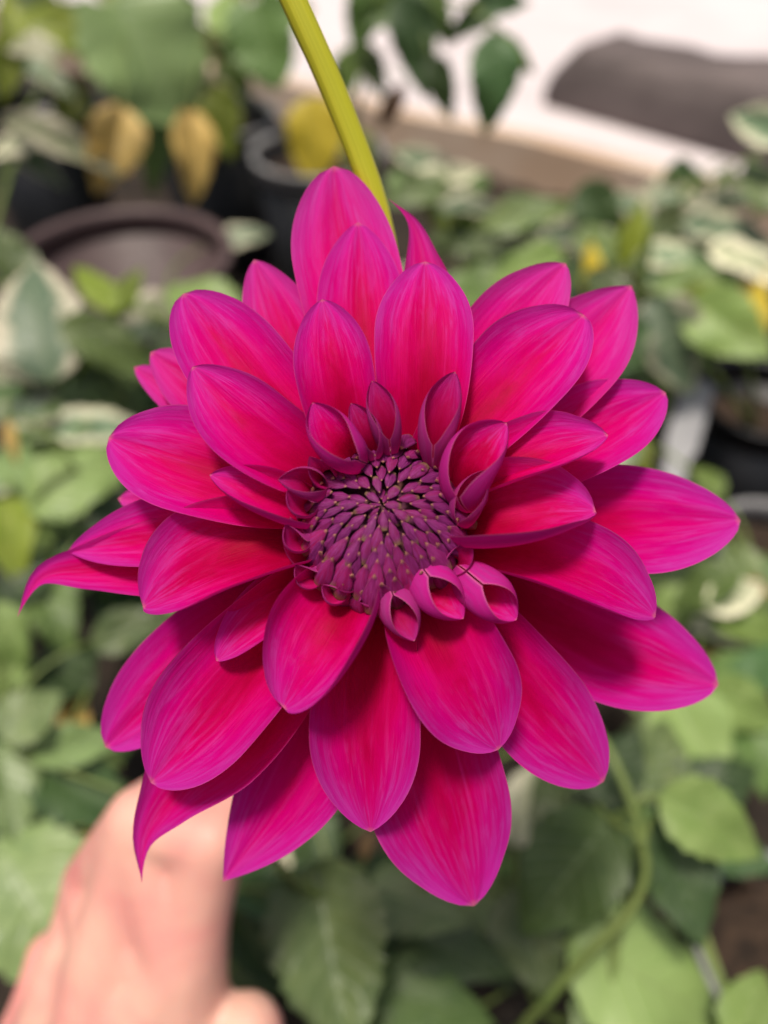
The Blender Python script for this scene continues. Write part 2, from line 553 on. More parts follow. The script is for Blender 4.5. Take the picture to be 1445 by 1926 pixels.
def lathe(profile, n=48):
    v, f = [], []
    for (r, z) in profile:
        for i in range(n):
            a = 2 * math.pi * i / n
            v.append((r * math.cos(a), r * math.sin(a), z))
    for j in range(len(profile) - 1):
        for i in range(n):
            i2 = (i + 1) % n
            f.append((j*n + i, j*n + i2, (j+1)*n + i2, (j+1)*n + i))
    return v, f


def pot(px, py, d, rx, label, mat, rimmat, soil_drop=0.02, group=None):
    c = P(px, py, d)
    R, H = rx * K * d, c.z
    o = empty('plant_pot', (c.x, c.y, 0.0), label, 'pot', group)
    w = 0.0022
    v, f = lathe([(0.0, 0.002), (R*0.70, 0.002), (R*0.72, 0.006), (R*0.93, H - 0.022), (R*0.93 - w, H - 0.022), (R*0.70, 0.008), (0, 0.008)])
    obj('pot_wall', mesh_from(v, f, name='pot_wall'), mat, o)
    v, f = lathe([(R*0.93 - w, H - 0.0225), (R*0.965, H - 0.0215), (R*0.985, H - 0.004), (R*1.0, H - 0.001), (R*0.99, H), (R*0.92, H), (R*0.90, H - 0.004), (R*0.925 - w, H - 0.0225), (R*0.93 - w, H - 0.0225)])
    obj('pot_rim', mesh_from(v, f, name='pot_rim'), rimmat, o)
    sz = H - soil_drop
    v, f = [], []
    rings, m = 10, 40
    rr = R * 0.92 - w * 1.5
    rr *= 0.73 + 0.27 * max(0.0, (sz - 0.006) / (H - 0.028)) if sz < H - 0.022 else 1.0
    v.append((0, 0, sz + 0.004))
    for j in range(1, rings + 1):
        for i in range(m):
            a = 2 * math.pi * i / m
            q = rr * j / rings
            v.append((q * math.cos(a), q * math.sin(a), sz + (random.uniform(-0.003, 0.003) if j < rings else -0.002)))
    for i in range(m):
        f.append((0, 1 + i, 1 + (i + 1) % m))
    for j in range(rings - 1):
        for i in range(m):
            a, b = 1 + j*m + i, 1 + j*m + (i+1) % m
            f.append((a, a + m, b + m, b))
    obj('soil', mesh_from(v, f, name='soil'), M_POTSOIL, o)
    return Vector((c.x, c.y, sz))


POT_BROWN = pot(225, 478, 0.68, 212, 'mauve brown round pot, nearly empty, widest of the pots', M_BROWNPOT, M_BROWNPOT, 0.15)
POT_MID = pot(598, 282, 0.95, 130, 'black pot with dusty grey rim just behind the flower stem', M_BLACKPOT, M_GREYRIM, 0.03)
POT_TL = pot(400, 215, 1.02, 125, 'black pot with grey rim under the broad yellowing leaves', M_BLACKPOT, M_GREYRIM, 0.03)
POT_TLL = pot(60, 200, 1.02, 130, 'black pot beside the brown pot, under the cream edged leaves', M_BLACKPOT, M_BLACKPOT, 0.03)
POT_R = pot(1440, 745, 0.70, 128, 'black pot beside the white plant tag', M_BLACKPOT, M_BLACKPOT, 0.035)
POT_R2 = pot(1455, 1015, 0.60, 112, 'small black pot with dusty grey rim below the white plant tag', M_BLACKPOT, M_GREYRIM, 0.02)
POT_BR = pot(1500, 1790, 0.43, 190, 'black pot with bluish grey rim under the forked shoot', M_BLACKPOT, M_GREYRIM, 0.02)
POT_RB = pot(1010, 470, 0.92, 120, 'black pot under the cream mottled foliage by the paving', M_BLACKPOT, M_BLACKPOT, 0.025)

POT_TAG = pot(1205, 935, 0.64, 118, 'black pot with the white tag stuck in it', M_BLACKPOT, M_BLACKPOT, 0.012)
# white plant tag stuck in beside the right-hand pots
M_TAG = plain_material('white_plastic', (0.32, 0.32, 0.335), (0.40, 0.40, 0.41), 60, 0.4, 0.05)
tb, tt = G(1268, 900, 0.0), P(1318, 715, 0.66)
tc = P(1282, 850, 0.650)
dvec = (tt - tc).normalized()
tb = tc - dvec * (tc.z - POT_TAG.z + 0.02) / dvec.z
side = dvec.cross(FWD).normalized()
nor = side.cross(dvec).normalized()
tv = []
Ltag = (tt - tb).length
for (l, hw) in ((0, 0.001), (0.025, 0.008), (Ltag - 0.065, 0.010), (Ltag - 0.06, 0.0135), (Ltag - 0.004, 0.0135), (Ltag, 0.0105)):
    bendv = nor * (0.004 * math.sin(l / Ltag * 3))
    for sx, sn in ((-1, 0), (1, 0), (1, 1), (-1, 1)):
        tv.append(dvec * l + side * hw * sx + nor * 0.0008 * sn + bendv)
tf = [(0, 1, 2, 3)]
for k in range(5):
    for i in range(4):
        i2 = (i + 1) % 4
        tf.append((k*4 + i, k*4 + i2, k*4 + 4 + i2, k*4 + 4 + i))
tf.append((23, 22, 21, 20))
tg = obj('plant_tag', mesh_from(tv, tf, name='plant_tag', smooth=False), M_TAG, loc=tb)
tag(tg, 'blank white plastic plant tag stuck upright between pots', 'plant tag')


# ------------------------------------------------------------------ leaves and plants
def leaf_mesh(kind, seed):
    r = random.Random(seed)
    nu, nv = 13, 25
    v, uv = [], []
    ph = r.uniform(0, 6.28)
    curl, vee = r.uniform(.05, .38), r.uniform(.06, .24)
    for j in range(nv):
        t = j / (nv - 1)
        if kind == 'ovate':
            w = math.sin(math.pi * t ** 0.72) ** 0.8 * (1 - 0.18 * t)
        elif kind == 'heart':
            w = (max(0.0, 1 - ((t - 0.36) / 0.64) ** 2) ** 0.62) if t > 0.36 else (max(0.0, 1 - ((0.36 - t) / 0.40) ** 2) ** 0.5)
        elif kind == 'lance':
            w = math.sin(math.pi * t ** 0.85) ** 1.05
        else:                                # serrated dahlia leaflet
            w = math.sin(math.pi * t ** 0.66) ** 0.85
        if kind != 'serrate':
            w *= 1 + 0.05 * math.sin(t * 40 + ph) * (t < .95)
        if kind == 'serrate':
            saw = (t * 9) % 1.0
            w *= 0.86 + 0.2 * (1 - saw) if 0.06 < t < 0.97 else 1
        bend = -curl * t * t + 0.05 * math.sin(ph + t * 3.5)
        for i in range(nu):
            s = -1 + 2 * i / (nu - 1)
            x = 0.5 * w * s
            z = bend + vee * abs(s) * w + 0.03 * math.sin(ph + t * 13 + s * 2) * abs(s) + 0.012 * math.cos((t - abs(s) * .26) * 50) * w - 0.05 * abs(s) ** 3 * w
            back = -0.13 * (1 - t / 0.36) * abs(s) ** 1.5 if kind == 'heart' and t < 0.36 else 0
            v.append((x, t + back, z))
            uv.append((0.5 + s / 2, t))
    return mesh_from(v, grid_faces(nu, nv), uv, name='leaf_' + kind)


LEAF = {k: [leaf_mesh(k, 10 * i + q) for q in range(6)] for i, k in enumerate(('ovate', 'heart', 'lance', 'serrate'))}
NLEAF = 0


class Plant:
    def __init__(self, name, base, label, cat='plant', group=None, mat=None):
        self.root = empty(name, base, label, cat, group)
        self.base = Vector(base)
        self.tubes = Tubes()
        self.pts = []
        self.pend = []
        self.mat = mat or M_PSTEM

    def stem(self, pts, r0=0.0032, r1=0.0014, n=24):
        c = catmull([tuple(p) for p in pts], n)
        self.tubes.add([tuple(p) for p in pts], r0, r1, n=n)
        self.pts += [Vector(q) for q in c[2:]]
        return self

    def leaf(self, px, py, d, L, W, ang, mat, kind='ovate', up=0.45, twist=0.0, petiole=True):
        global NLEAF
        NLEAF += 1
        c = P(px, py, d)
        tocam = (CAM - c).normalized()
        nrm = (tocam * (1 - up) + Vector((0, 0, 1)) * up + Vector((random.uniform(-.25, .25), random.uniform(-.2, .2), random.uniform(-.1, .2)))).normalized()
        a = math.radians(ang)
        dr = RGT * math.cos(a) + UPV * math.sin(a)
        # choose the direction in the leaf's plane that projects onto the wanted image direction
        t = dr - tocam * (dr.dot(nrm) / max(0.35, tocam.dot(nrm)))
        t = (t - nrm * t.dot(nrm)).normalized()
        if twist:
            nrm = Matrix.Rotation(math.radians(twist), 3, t) @ nrm
        x = t.cross(nrm).normalized()
        sl, sw = L * K * d * 1.06, W * K * d
        o = obj('leaf', random.choice(LEAF[kind]), mat, self.root, keep_slots=True)
        base = c - t * sl * 0.5
        m = Matrix(((x.x * sw, t.x * sl, nrm.x * sl, base.x - self.base.x), (x.y * sw, t.y * sl, nrm.y * sl, base.y - self.base.y),
                    (x.z * sw, t.z * sl, nrm.z * sl, base.z - self.base.z), (0, 0, 0, 1)))
        o.matrix_local = m
        self.pend.append((base, t, petiole, sl))

    def finish(self):
        for (b, t, pet, sl) in self.pend:
            if not pet or not self.pts:
                continue
            lower = [q for q in self.pts if q.z < b.z + 0.02] or self.pts
            q = min(lower, key=lambda p: (p - b).length)
            dist = (q - b).length
            mid = q.lerp(b, 0.55) - t * dist * 0.10 + Vector((0, 0, 0.12 * dist))
            tip = b + t * sl * 0.04
            self.tubes.add([tuple(q), tuple(mid), tuple(tip)], 0.0016, 0.0010, n=9, sides=6)
        self.tubes.build('stem', self.mat, self.root, self.base)


def onground(px, py, d):
    c = P(px, py, d)
    return Vector((c.x, c.y, 0.0))


def scatter(plant, n, box, drange, size, mats, kinds, ang=(0, 360), up=0.55, avoid=None):
    for _ in range(n):
        px, py = random.uniform(box[0], box[2]), random.uniform(box[1], box[3])
        d = random.uniform(*drange)
        c = P(px, py, d)
        if c.z < 0.03:
            d = d * 0.85
        L = random.uniform(*size) * (0.45 / d if d > 0.45 else 1.0) * 0.82
        plant.leaf(px, py, d, L, L * random.uniform(0.5, 0.72), random.uniform(*ang), random.choice(mats), random.choice(kinds), up=up)


# --- broad-leaved plant, top left, with yellowing leaves
A = Plant('potted_plant', POT_TL, 'broad leaved green plant with several yellowed hanging leaves in a black pot', 'plant')
A.stem([POT_TL, P(390, 150, 0.98), P(330, 60, 0.94), P(300, -80, 0.92)])
A.stem([POT_TL, P(430, 180, 0.98), P(470, 70, 0.95), P(480, -60, 0.94)])
A.stem([POT_TL, P(330, 190, 0.98), P(190, 120, 0.93), P(120, 0, 0.92)])
for q in [(283, 122, .86, 205, 235, -60, GREY, 'heart', .15), (498, 82, .92, 135, 128, -75, GREEN, 'heart', .2),
          (210, 283, .76, 155, 112, -105, OCHRE, 'ovate', .1), (366, 293, .77, 160, 88, -85, OCHRE, 'ovate', .1),
          (292, 262, .91, 185, 82, -95, GREEN, 'ovate', .1), (420, 228, .90, 125, 82, -80, LIME, 'ovate', .1),
          (95, 45, .90, 150, 90, 150, LIME, 'ovate', .4), (235, 20, .95, 140, 90, 60, LIGHT, 'ovate', .4),
          (330, 12, .96, 130, 90, 30, GREEN, 'ovate', .4), (420, 20, .97, 120, 80, 100, LIGHT, 'ovate', .4),
          (130, 200, .95, 110, 70, -120, LIME, 'ovate', .2), (380, 78, .95, 90, 44, -50, BROWN, 'lance', .2),
          (200, 75, .97, 130, 80, 200, GREEN, 'ovate', .3), (160, 40, 1.0, 120, 80, 130, GREEN, 'ovate', .3),
          (60, 10, .99, 130, 80, 150, GREEN, 'ovate', .3), (440, 130, .98, 100, 70, -60, GREEN, 'ovate', .2),
          (340, 200, .97, 110, 80, -70, LIME, 'ovate', .1), (540, 20, .99, 110, 70, 20, LIGHT, 'ovate', .3)]:
    A.leaf(*q[:8], up=q[8])
scatter(A, 14, (140, -60, 520, 90), (1.0, 1.12), (180, 260), [GREEN, LIGHT, LIME, DARK], ['ovate', 'heart'], up=.35)
A.finish()

# --- cream-edged plant at the far left
B = Plant('variegated_plant', POT_TLL, 'plant with cream edged leaves in the black pot beside the brown pot', 'plant')
B.stem([POT_TLL, P(40, 150, .95), P(10, 60, .85), P(-40, -40, .82)])
B.stem([POT_TLL, P(30, 300, .86), P(0, 330, .80), P(20, 260, .76)])
for q in [(45, 78, .80, 150, 60, 160, PALE, 'ovate', .6), (105, 258, .74, 205, 66, -14, PALE, 'lance', .6), (35, 262, .75, 130, 60, 190, PALE, 'ovate', .6),
          (60, 300, .77, 120, 60, -30, VARI, 'ovate', .4), (15, 120, .82, 120, 70, -100, LIME, 'ovate', .4),
          (80, 130, .9, 120, 60, -20, VARI, 'ovate', .5), (20, 40, .9, 120, 60, 100, LIME, 'ovate', .3)]:
    B.leaf(*q[:8], up=q[8])
B.stem([P(30, 300, .86), P(8, 360, .72), P(-10, 430, .66)], .003, .002)
B.finish()

# --- dark leaves hanging, top centre
C = Plant('potted_plant', POT_MID, 'tall leafy plant with dark drooping leaves against the pale paving', 'plant')
C.stem([POT_MID, P(680, 180, .88), P(690, 60, .80), P(760, -60, .74), P(850, -120, .7)])
C.stem([P(690, 60, .80), P(780, 20, .76), P(880, 10, .70), P(960, 80, .68)], .002, .0012)
C.stem([POT_MID, P(620, 250, .92), P(600, 200, .92)], .002, .001)
for q in [(684, 30, .78, 120, 80, -100, GREEN, 'ovate', .1), (782, 85, .74, 170, 95, -80, DARK, 'ovate', .1), (832, 165, .74, 110, 62, -70, DARK, 'ovate', .1),
          (930, 152, .68, 160, 108, -95, DARK, 'ovate', .1), (890, 35, .72, 120, 60, -150, DARK, 'ovate', .3), (965, 95, .68, 110, 40, -40, LIME, 'lance', .3),
          (945, 5, .7, 110, 60, 20, DARK, 'ovate', .3), (740, 5, .78, 130, 70, 40, GREEN, 'ovate', .3), (650, 150, .86, 110, 60, -110, GREEN, 'ovate', .2),
          (592, 268, .90, 150, 118, -95, YELLOW, 'ovate', .1), (700, 130, .82, 100, 60, -60, GREEN, 'ovate', .2), (735, 200, .86, 90, 40, -120, BROWN, 'lance', .2),
          (680, 300, .9, 120, 70, -80, LIME, 'ovate', .2), (820, 15, .74, 120, 70, -60, GREEN, 'ovate', .2)]:
    C.leaf(*q[:8], up=q[8])
C.finish()

# --- cream-mottled foliage band on the right
D = Plant('variegated_plant', POT_RB, 'low spreading plant with grey green leaves mottled cream beside the paving', 'plant')
for pts in ([P(880, 420, .86), P(790, 360, .8)], [P(1080, 430, .84), P(1150, 400, .78)], [P(1150, 470, .82), P(1300, 440, .76), P(1440, 400, .72)],
            [P(1120, 520, .80), P(1260, 560, .74), P(1400, 580, .70)], [P(950, 480, .84), P(860, 470, .78)], [P(1200, 440, .80), P(1330, 340, .76), P(1440, 280, .74)]):
    D.stem([POT_RB] + pts, .003, .0012)
D.stem([P(1205, 600, .70), P(1212, 500, .66), P(1228, 420, .64)], .0055, .0030)
for q in [(790, 300, .80, 130, 60, 150, VARI, 'ovate', .5), (850, 330, .80, 150, 60, 20, PALE, 'ovate', .6), (780, 360, .78, 130, 70, 190, GREY, 'ovate', .5),
          (900, 385, .78, 160, 70, 10, VARI, 'ovate', .6), (1000, 400, .76, 180, 80, 15, GREY, 'ovate', .5), (1130, 405, .72, 130, 95, -60, DARK, 'ovate', .2),
          (1060, 440, .74, 190, 70, 170, VARI, 'ovate', .6), (1000, 480, .76, 170, 70, 190, PALE, 'ovate', .6), (1150, 470, .72, 150, 80, -10, GREY, 'ovate', .5),
          (1250, 420, .74, 140, 80, 60, GREY, 'ovate', .4), (1300, 400, .76, 200, 60, 12, PALE, 'lance', .7), (1400, 370, .74, 200, 70, 20, VARI, 'ovate', .6),
          (1380, 440, .70, 190, 80, -8, VARI, 'ovate', .6), (1300, 480, .70, 180, 80, 10, VARI, 'ovate', .6), (1420, 500, .68, 180, 80, -15, PALE, 'ovate', .6),
          (1330, 530, .68, 180, 75, 5, GREY, 'ovate', .5), (1230, 520, .7, 120, 60, -30, VARI, 'ovate', .5), (870, 450, .78, 150, 70, 160, GREY, 'ovate', .5),
          (930, 530, .76, 140, 70, -20, GREEN, 'ovate', .4), (1110, 500, .68, 92, 42, 80, YELLOW, 'lance', .2), (1420, 540, .68, 120, 50, 60, OCHRE, 'lance', .3),
          (1425, 230, .66, 150, 80, 150, VARI, 'ovate', .4), (1430, 330, .68, 140, 80, 100, GREY, 'ovate', .4), (1190, 440, .66, 130, 50, 70, LIME, 'lance', .2),
          (820, 400, .8, 140, 40, -60, LIME, 'lance', .3), (880, 420, .8, 120, 36, 30, LIME, 'lance', .3), (760, 330, .82, 110, 60, 80, GREEN, 'ovate', .3),
          (1175, 380, .74, 120, 60, 130, VARI, 'ovate', .5)]:
    D.leaf(*q[:8], up=q[8])
scatter(D, 26, (760, 320, 1450, 560), (.78, .90), (200, 300), [GREY, VARI, PALE, GREEN, DARK], ['ovate', 'lance'], up=.65)
D.finish()

# --- large-leaved plant by the right pots
E = Plant('potted_plant', POT_R, 'pale green leaved plant growing in the black pot beside the white tag', 'plant')
E.stem([POT_R, P(1400, 660, .64), P(1360, 570, .60)])
E.stem([POT_R, P(1330, 680, .66), P(1270, 600, .62)])
for q in [(1372, 615, .60, 175, 135, -35, LIGHT, 'ovate', .3), (1262, 645, .62, 175, 140, -70, VARI, 'ovate', .2), (1300, 590, .66, 150, 70, 160, PALE, 'ovate', .5),
          (1425, 580, .60, 130, 60, 80, YELLOW, 'ovate', .3), (1340, 560, .66, 140, 70, 20, LIME, 'ovate', .4), (1210, 690, .66, 120, 70, -120, GREY, 'ovate', .3),
          (1240, 720, .68, 110, 60, -80, LIGHT, 'ovate', .3), (1315, 655, .64, 90, 60, -60, GREEN, 'ovate', .3)]:
    E.leaf(*q[:8], up=q[8])
E.finish()

# --- foliage right of the flower, lower
F_ = Plant('potted_plant', POT_R2, 'plant with cream and light green leaves in the small grey rimmed pot', 'plant')
F_.stem([POT_R2, P(1410, 1080, .56), P(1380, 1130, .52), P(1330, 1110, .50)])
F_.stem([POT_R2, P(1430, 1150, .54), P(1400, 1250, .50), P(1330, 1360, .47)])
for q in [(1390, 1115, .50, 140, 80, 30, PALE, 'ovate', .5), (1325, 1105, .50, 130, 90, 200, GREEN, 'ovate', .4), (1420, 1180, .50, 150, 80, -10, LIGHT, 'ovate', .5),
          (1360, 1180, .52, 140, 70, 160, PALE, 'ovate', .5), (1310, 1385, .45, 190, 160, -60, LIGHT, 'ovate', .35), (1405, 1330, .46, 150, 110, -20, LIGHT, 'ovate', .4),
          (1430, 1250, .48, 140, 90, 60, DARK, 'ovate', .4), (1370, 1260, .5, 150, 80, 180, GREEN, 'ovate', .4), (1430, 1420, .46, 130, 110, -70, GREEN, 'ovate', .4),
          (1200, 860, .58, 100, 60, -70, LIME, 'ovate', .3), (1330, 900, .58, 90, 50, 130, LIGHT, 'ovate', .3), (1290, 1160, .56, 150, 90, 30, DARK, 'ovate', .4),
          (1430, 1105, .52, 90, 40, 10, BROWN, 'lance', .5), (1340, 1240, .54, 120, 30, 170, OCHRE, 'lance', .6), (1250, 1150, .54, 130, 90, 200, LIGHT, 'ovate', .4)]:
    F_.leaf(*q[:8], up=q[8])
scatter(F_, 16, (1180, 1050, 1460, 1480), (.54, .62), (160, 230), [DARK, GREEN, GREEN, GREY], ['ovate'], up=.6)
F_.finish()

# --- forked shoot, bottom right
H = Plant('forked_shoot', onground(1000, 1900, .45), 'curving light green shoot forking to a bright green leaf at the lower right', 'plant')
node = P(1206, 1580, .335)
H.stem([H.base, P(960, 1960, .40), P(1030, 1880, .352), P(1110, 1790, .342), P(1200, 1690, .337), P(1216, 1630, .335), node, P(1185, 1500, .338), P(1150, 1420, .345), P(1100, 1340, .36)], .0030, .0019, 50)
H.tubes.add([tuple(node + Vector((0, 0, -.002))), tuple(node), tuple(node + Vector((0, 0.001, .002)))], .0034, .0030, n=5)
for q in [(1345, 1553, .33, 205, 150, -28, LIGHT, 'ovate', .35), (1283, 1650, .345, 220, 165, -68, DARK, 'ovate', .2), (1062, 1650, .345, 270, 205, -128, GREEN, 'ovate', .25),
          (1160, 1440, .37, 160, 130, 60, DARK, 'ovate', .4)]:
    H.leaf(*q[:8], up=q[8])
H.finish()

I_ = Plant('garden_plant', onground(1180, 1900, .46), 'low leafy plant with rounded light leaves beneath the forked shoot', 'plant')
I_.stem([I_.base, P(1160, 1940, .41), P(1150, 1860, .37)])
I_.stem([I_.base, P(1300, 1950, .40), P(1380, 1900, .37)])
I_.stem([I_.base, P(1020, 1900, .42), P(980, 1780, .39)])
for q in [(1235, 1850, .37, 330, 260, -25, LIGHT, 'ovate', .35), (1415, 1895, .36, 150, 120, 70, LIGHT, 'ovate', .35), (1000, 1775, .38, 190, 150, -70, GREY, 'ovate', .4),
          (1130, 1890, .38, 200, 140, -110, GREY, 'ovate', .4), (1060, 1540, .40, 200, 160, 120, GREY, 'ovate', .4), (1000, 1500, .42, 180, 120, 70, PALE, 'ovate', .4),
          (1180, 1560, .41, 220, 150, 70, DARK, 'ovate', .3), (960, 1660, .41, 180, 130, -60, GREY, 'ovate', .4), (1110, 1740, .42, 170, 120, -30, DARK, 'ovate', .4),
          (1340, 1480, .42, 190, 140, 30, DARK, 'ovate', .4), (1380, 1600, .43, 160, 110, -20, DARK, 'ovate', .4), (1240, 1420, .43, 180, 130, 70, GREY, 'ovate', .3)]:
    I_.leaf(*q[:8], up=q[8])
I_.finish()

# --- dahlia plant with toothed leaves, bottom centre
J = Plant('dahlia_plant', onground(650, 1800, .48), 'dahlia plant with toothed grey green leaves below the flower', 'plant')
J.stem([J.base, P(640, 1760, .42), P(610, 1690, .345), P(560, 1655, .335), P(520, 1630, .34)], .0032, .0022)
J.stem([J.base, P(760, 1800, .42), P(800, 1700, .38), P(780, 1600, .37)])
J.stem([J.base, P(800, 1900, .42), P(860, 1830, .38)])
for q in [(622, 1800, .325, 330, 240, -80, GREY, 'serrate', .3), (785, 1695, .37, 190, 140, -20, GREY, 'serrate', .5), (848, 1785, .375, 240, 130, -18, DARK, 'ovate', .4),
          (800, 1880, .36, 240, 150, -12, GREEN, 'ovate', .35), (720, 1640, .40, 170, 110, 40, DARK, 'ovate', .5), (470, 1760, .40, 200, 120, -60, DARK, 'serrate', .4),
          (480, 1670, .41, 170, 110, 160, DARK, 'ovate', .4), (900, 1700, .40, 180, 120, 20, GREY, 'ovate', .5), (700, 1850, .41, 180, 120, -110, DARK, 'ovate', .4),
          (880, 1640, .42, 180, 120, 60, GREEN, 'ovate', .5), (690, 1590, .40, 60, 24, 80, BROWN, 'lance', .4), (960, 1580, .42, 190, 140, 0, GREEN, 'ovate', .5),
          (760, 1920, .37, 200, 110, 10, GREEN, 'ovate', .4)]:
    J.leaf(*q[:8], up=q[8])
scatter(J, 14, (440, 1560, 1000, 1900), (.42, .46), (150, 210), [DARK, GREEN, DARK], ['ovate', 'serrate'], up=.6)  # mostly dark leaf colour here, painting in the shade deep down
J.finish()

# --- dark-leaved plant, lower left
Lp = Plant('garden_plant', onground(60, 1450, .58), 'plant with oval blue green leaves at the lower left by the hand', 'plant')
Lp.stem([Lp.base, P(40, 1500, .50), P(30, 1420, .46), P(20, 1330, .45)])
Lp.stem([Lp.base, P(120, 1480, .50), P(60, 1420, .46), P(150, 1410, .44), P(230, 1440, .44)])
Lp.stem([Lp.base, P(60, 1600, .48), P(50, 1560, .42)])
Lp.stem([P(30, 1420, .46), P(90, 1440, .43), P(230, 1490, .42)], .0016, .001)
for q in [(55, 1340, .42, 120, 118, 40, GREY, 'ovate', .35), (150, 1400, .43, 165, 90, 10, GREY, 'ovate', .4), (15, 1490, .42, 180, 130, -80, GREY, 'ovate', .35),
          (160, 1490, .43, 210, 150, -30, DARK, 'ovate', .4), (75, 1720, .40, 330, 260, -60, GREY, 'serrate', .35), (60, 1600, .44, 210, 130, 20, DARK, 'ovate', .5),
          (215, 1555, .44, 110, 40, 20, YELLOW, 'lance', .3), (160, 1535, .45, 60, 40, 40, OCHRE, 'ovate', .3), (140, 1330, .5, 170, 60, 100, OCHRE, 'lance', .1),
          (20, 1230, .46, 150, 90, 70, LIGHT, 'ovate', .4), (130, 1250, .5, 170, 120, 60, DARK, 'ovate', .5), (90, 1280, .52, 170, 100, 150, DARK, 'ovate', .5),
          (140, 1620, .43, 180, 90, -20, DARK, 'ovate', .4), (15, 1190, .45, 130, 80, -60, LIGHT, 'ovate', .4), (250, 1180, .47, 160, 90, 20, GREY, 'ovate', .5)]:
    Lp.leaf(*q[:8], up=q[8])
scatter(Lp, 18, (-40, 1200, 260, 1800), (.48, .54), (150, 210), [DARK, DARK, DARK, GREEN], ['ovate', 'serrate'], up=.55)  # deep filler leaves coloured dark to stand in for shade
Lp.finish()

# --- leafy plant on the left in front of the brown pot
Q = Plant('garden_plant', onground(110, 900, .76), 'bushy plant with pale grey green leaves in front of the brown pot', 'plant')
Q.stem([Q.base, P(110, 900, .62), P(115, 760, .57), P(120, 620, .56), P(90, 540, .56)], .0042, .002)
Q.stem([Q.base, P(200, 880, .62), P(230, 720, .57), P(215, 610, .56), P(200, 560, .57)], .0036, .0016)
Q.stem([Q.base, P(50, 1000, .60), P(30, 900, .55), P(10, 760, .55)])
Q.stem([Q.base, P(200, 980, .58), P(190, 920, .52), P(140, 880, .50)])
Q.stem([Q.base, P(300, 860, .62), P(350, 640, .60), P(390, 560, .60)])
for q in [(62, 590, .54, 250, 205, 105, VARI, 'ovate', .3), (175, 535, .55, 150, 62, 130, LIME, 'ovate', .2), (238, 552, .56, 110, 48, 60, LIME, 'lance', .2),
          (372, 560, .58, 170, 120, 150, LIGHT, 'ovate', .35), (215, 655, .54, 200, 100, -25, GREEN, 'ovate', .35), (55, 690, .55, 170, 80, 180, PALE, 'ovate', .5),
          (150, 655, .56, 110, 50, 70, LIME, 'ovate', .3), (130, 780, .56, 180, 90, 200, GREY, 'ovate', .4), (40, 770, .56, 180, 90, 170, VARI, 'ovate', .5),
          (150, 890, .50, 220, 150, 35, LIGHT, 'ovate', .35), (95, 940, .51, 190, 130, -140, GREY, 'ovate', .4), (200, 950, .52, 200, 120, -20, VARI, 'ovate', .4),
          (20, 1010, .50, 150, 110, -90, LIME, 'ovate', .4), (90, 1060, .52, 190, 100, 190, DARK, 'ovate', .5), (190, 800, .56, 160, 90, 10, VARI, 'ovate', .5),
          (20, 870, .54, 150, 90, 130, GREY, 'ovate', .4), (200, 720, .58, 170, 90, -40, GREY, 'ovate', .5), (280, 620, .6, 150, 80, 30, VARI, 'ovate', .5),
          (100, 1150, .5, 170, 110, -70, GREEN, 'ovate', .5), (20, 1110, .5, 150, 90, 200, DARK, 'ovate', .5), (60, 860, .58, 130, 60, 80, LIGHT, 'ovate', .4),
          (20, 480, .60, 150, 90, 120, GREY, 'ovate', .4), (458, 440, .78, 90, 50, 20, VARI, 'ovate', .5), (320, 590, .62, 140, 90, -10, PALE, 'ovate', .5),
          (20, 830, .5, 90, 24, -80, OCHRE, 'lance', .2), (5, 640, .57, 140, 70, 100, GREY, 'ovate', .4)]:
    Q.leaf(*q[:8], up=q[8])
scatter(Q, 50, (-40, 600, 360, 1180), (.58, .68), (150, 220), [GREEN, DARK, VARI, DARK, LIGHT], ['ovate', 'lance'], up=.6)
Q.finish()

# --- foliage directly behind the flower
V = Plant('garden_plant', onground(760, 1000, .80), 'green leafy plant mostly hidden behind the magenta flower', 'plant')
V.stem([V.base, P(700, 1000, .68), P(640, 900, .6)])
V.stem([V.base, P(860, 900, .7), P(960, 700, .66)])
V.stem([V.base, P(900, 1200, .62), P(1000, 1400, .5)])
scatter(V, 60, (380, 480, 1220, 1560), (.52, .70), (170, 250), [GREEN, GREY, VARI, DARK, LIGHT], ['ovate', 'serrate'], up=.55)
V.finish()

# ------------------------------------------------------------------ the dahlia
D0 = 0.14                                     # distance of the flower's front plane
PXM = K * D0                                  # metres per photo pixel in that plane
FROT = Matrix((RGT, UPV, -FWD)).transposed()  # flower's own axes: x right, y up, z towards the viewer
FORG = P(722, 985, D0)
flower = empty('dahlia_flower', FORG, 'large magenta dahlia bloom with purple bud centre on a yellow green stem', 'flower',
               rot=FROT.to_euler())
FINV = FROT.transposed()


def FL(px, py, z):
    """flower-local point for a photo pixel at height z (in pixels) above the flower's front plane"""
    return np.array(FINV @ (P(px, py, D0 - z * PXM) - FORG))


AXIS = np.array((-0.05, 0.30, 1.0)); AXIS /= np.linalg.norm(AXIS)


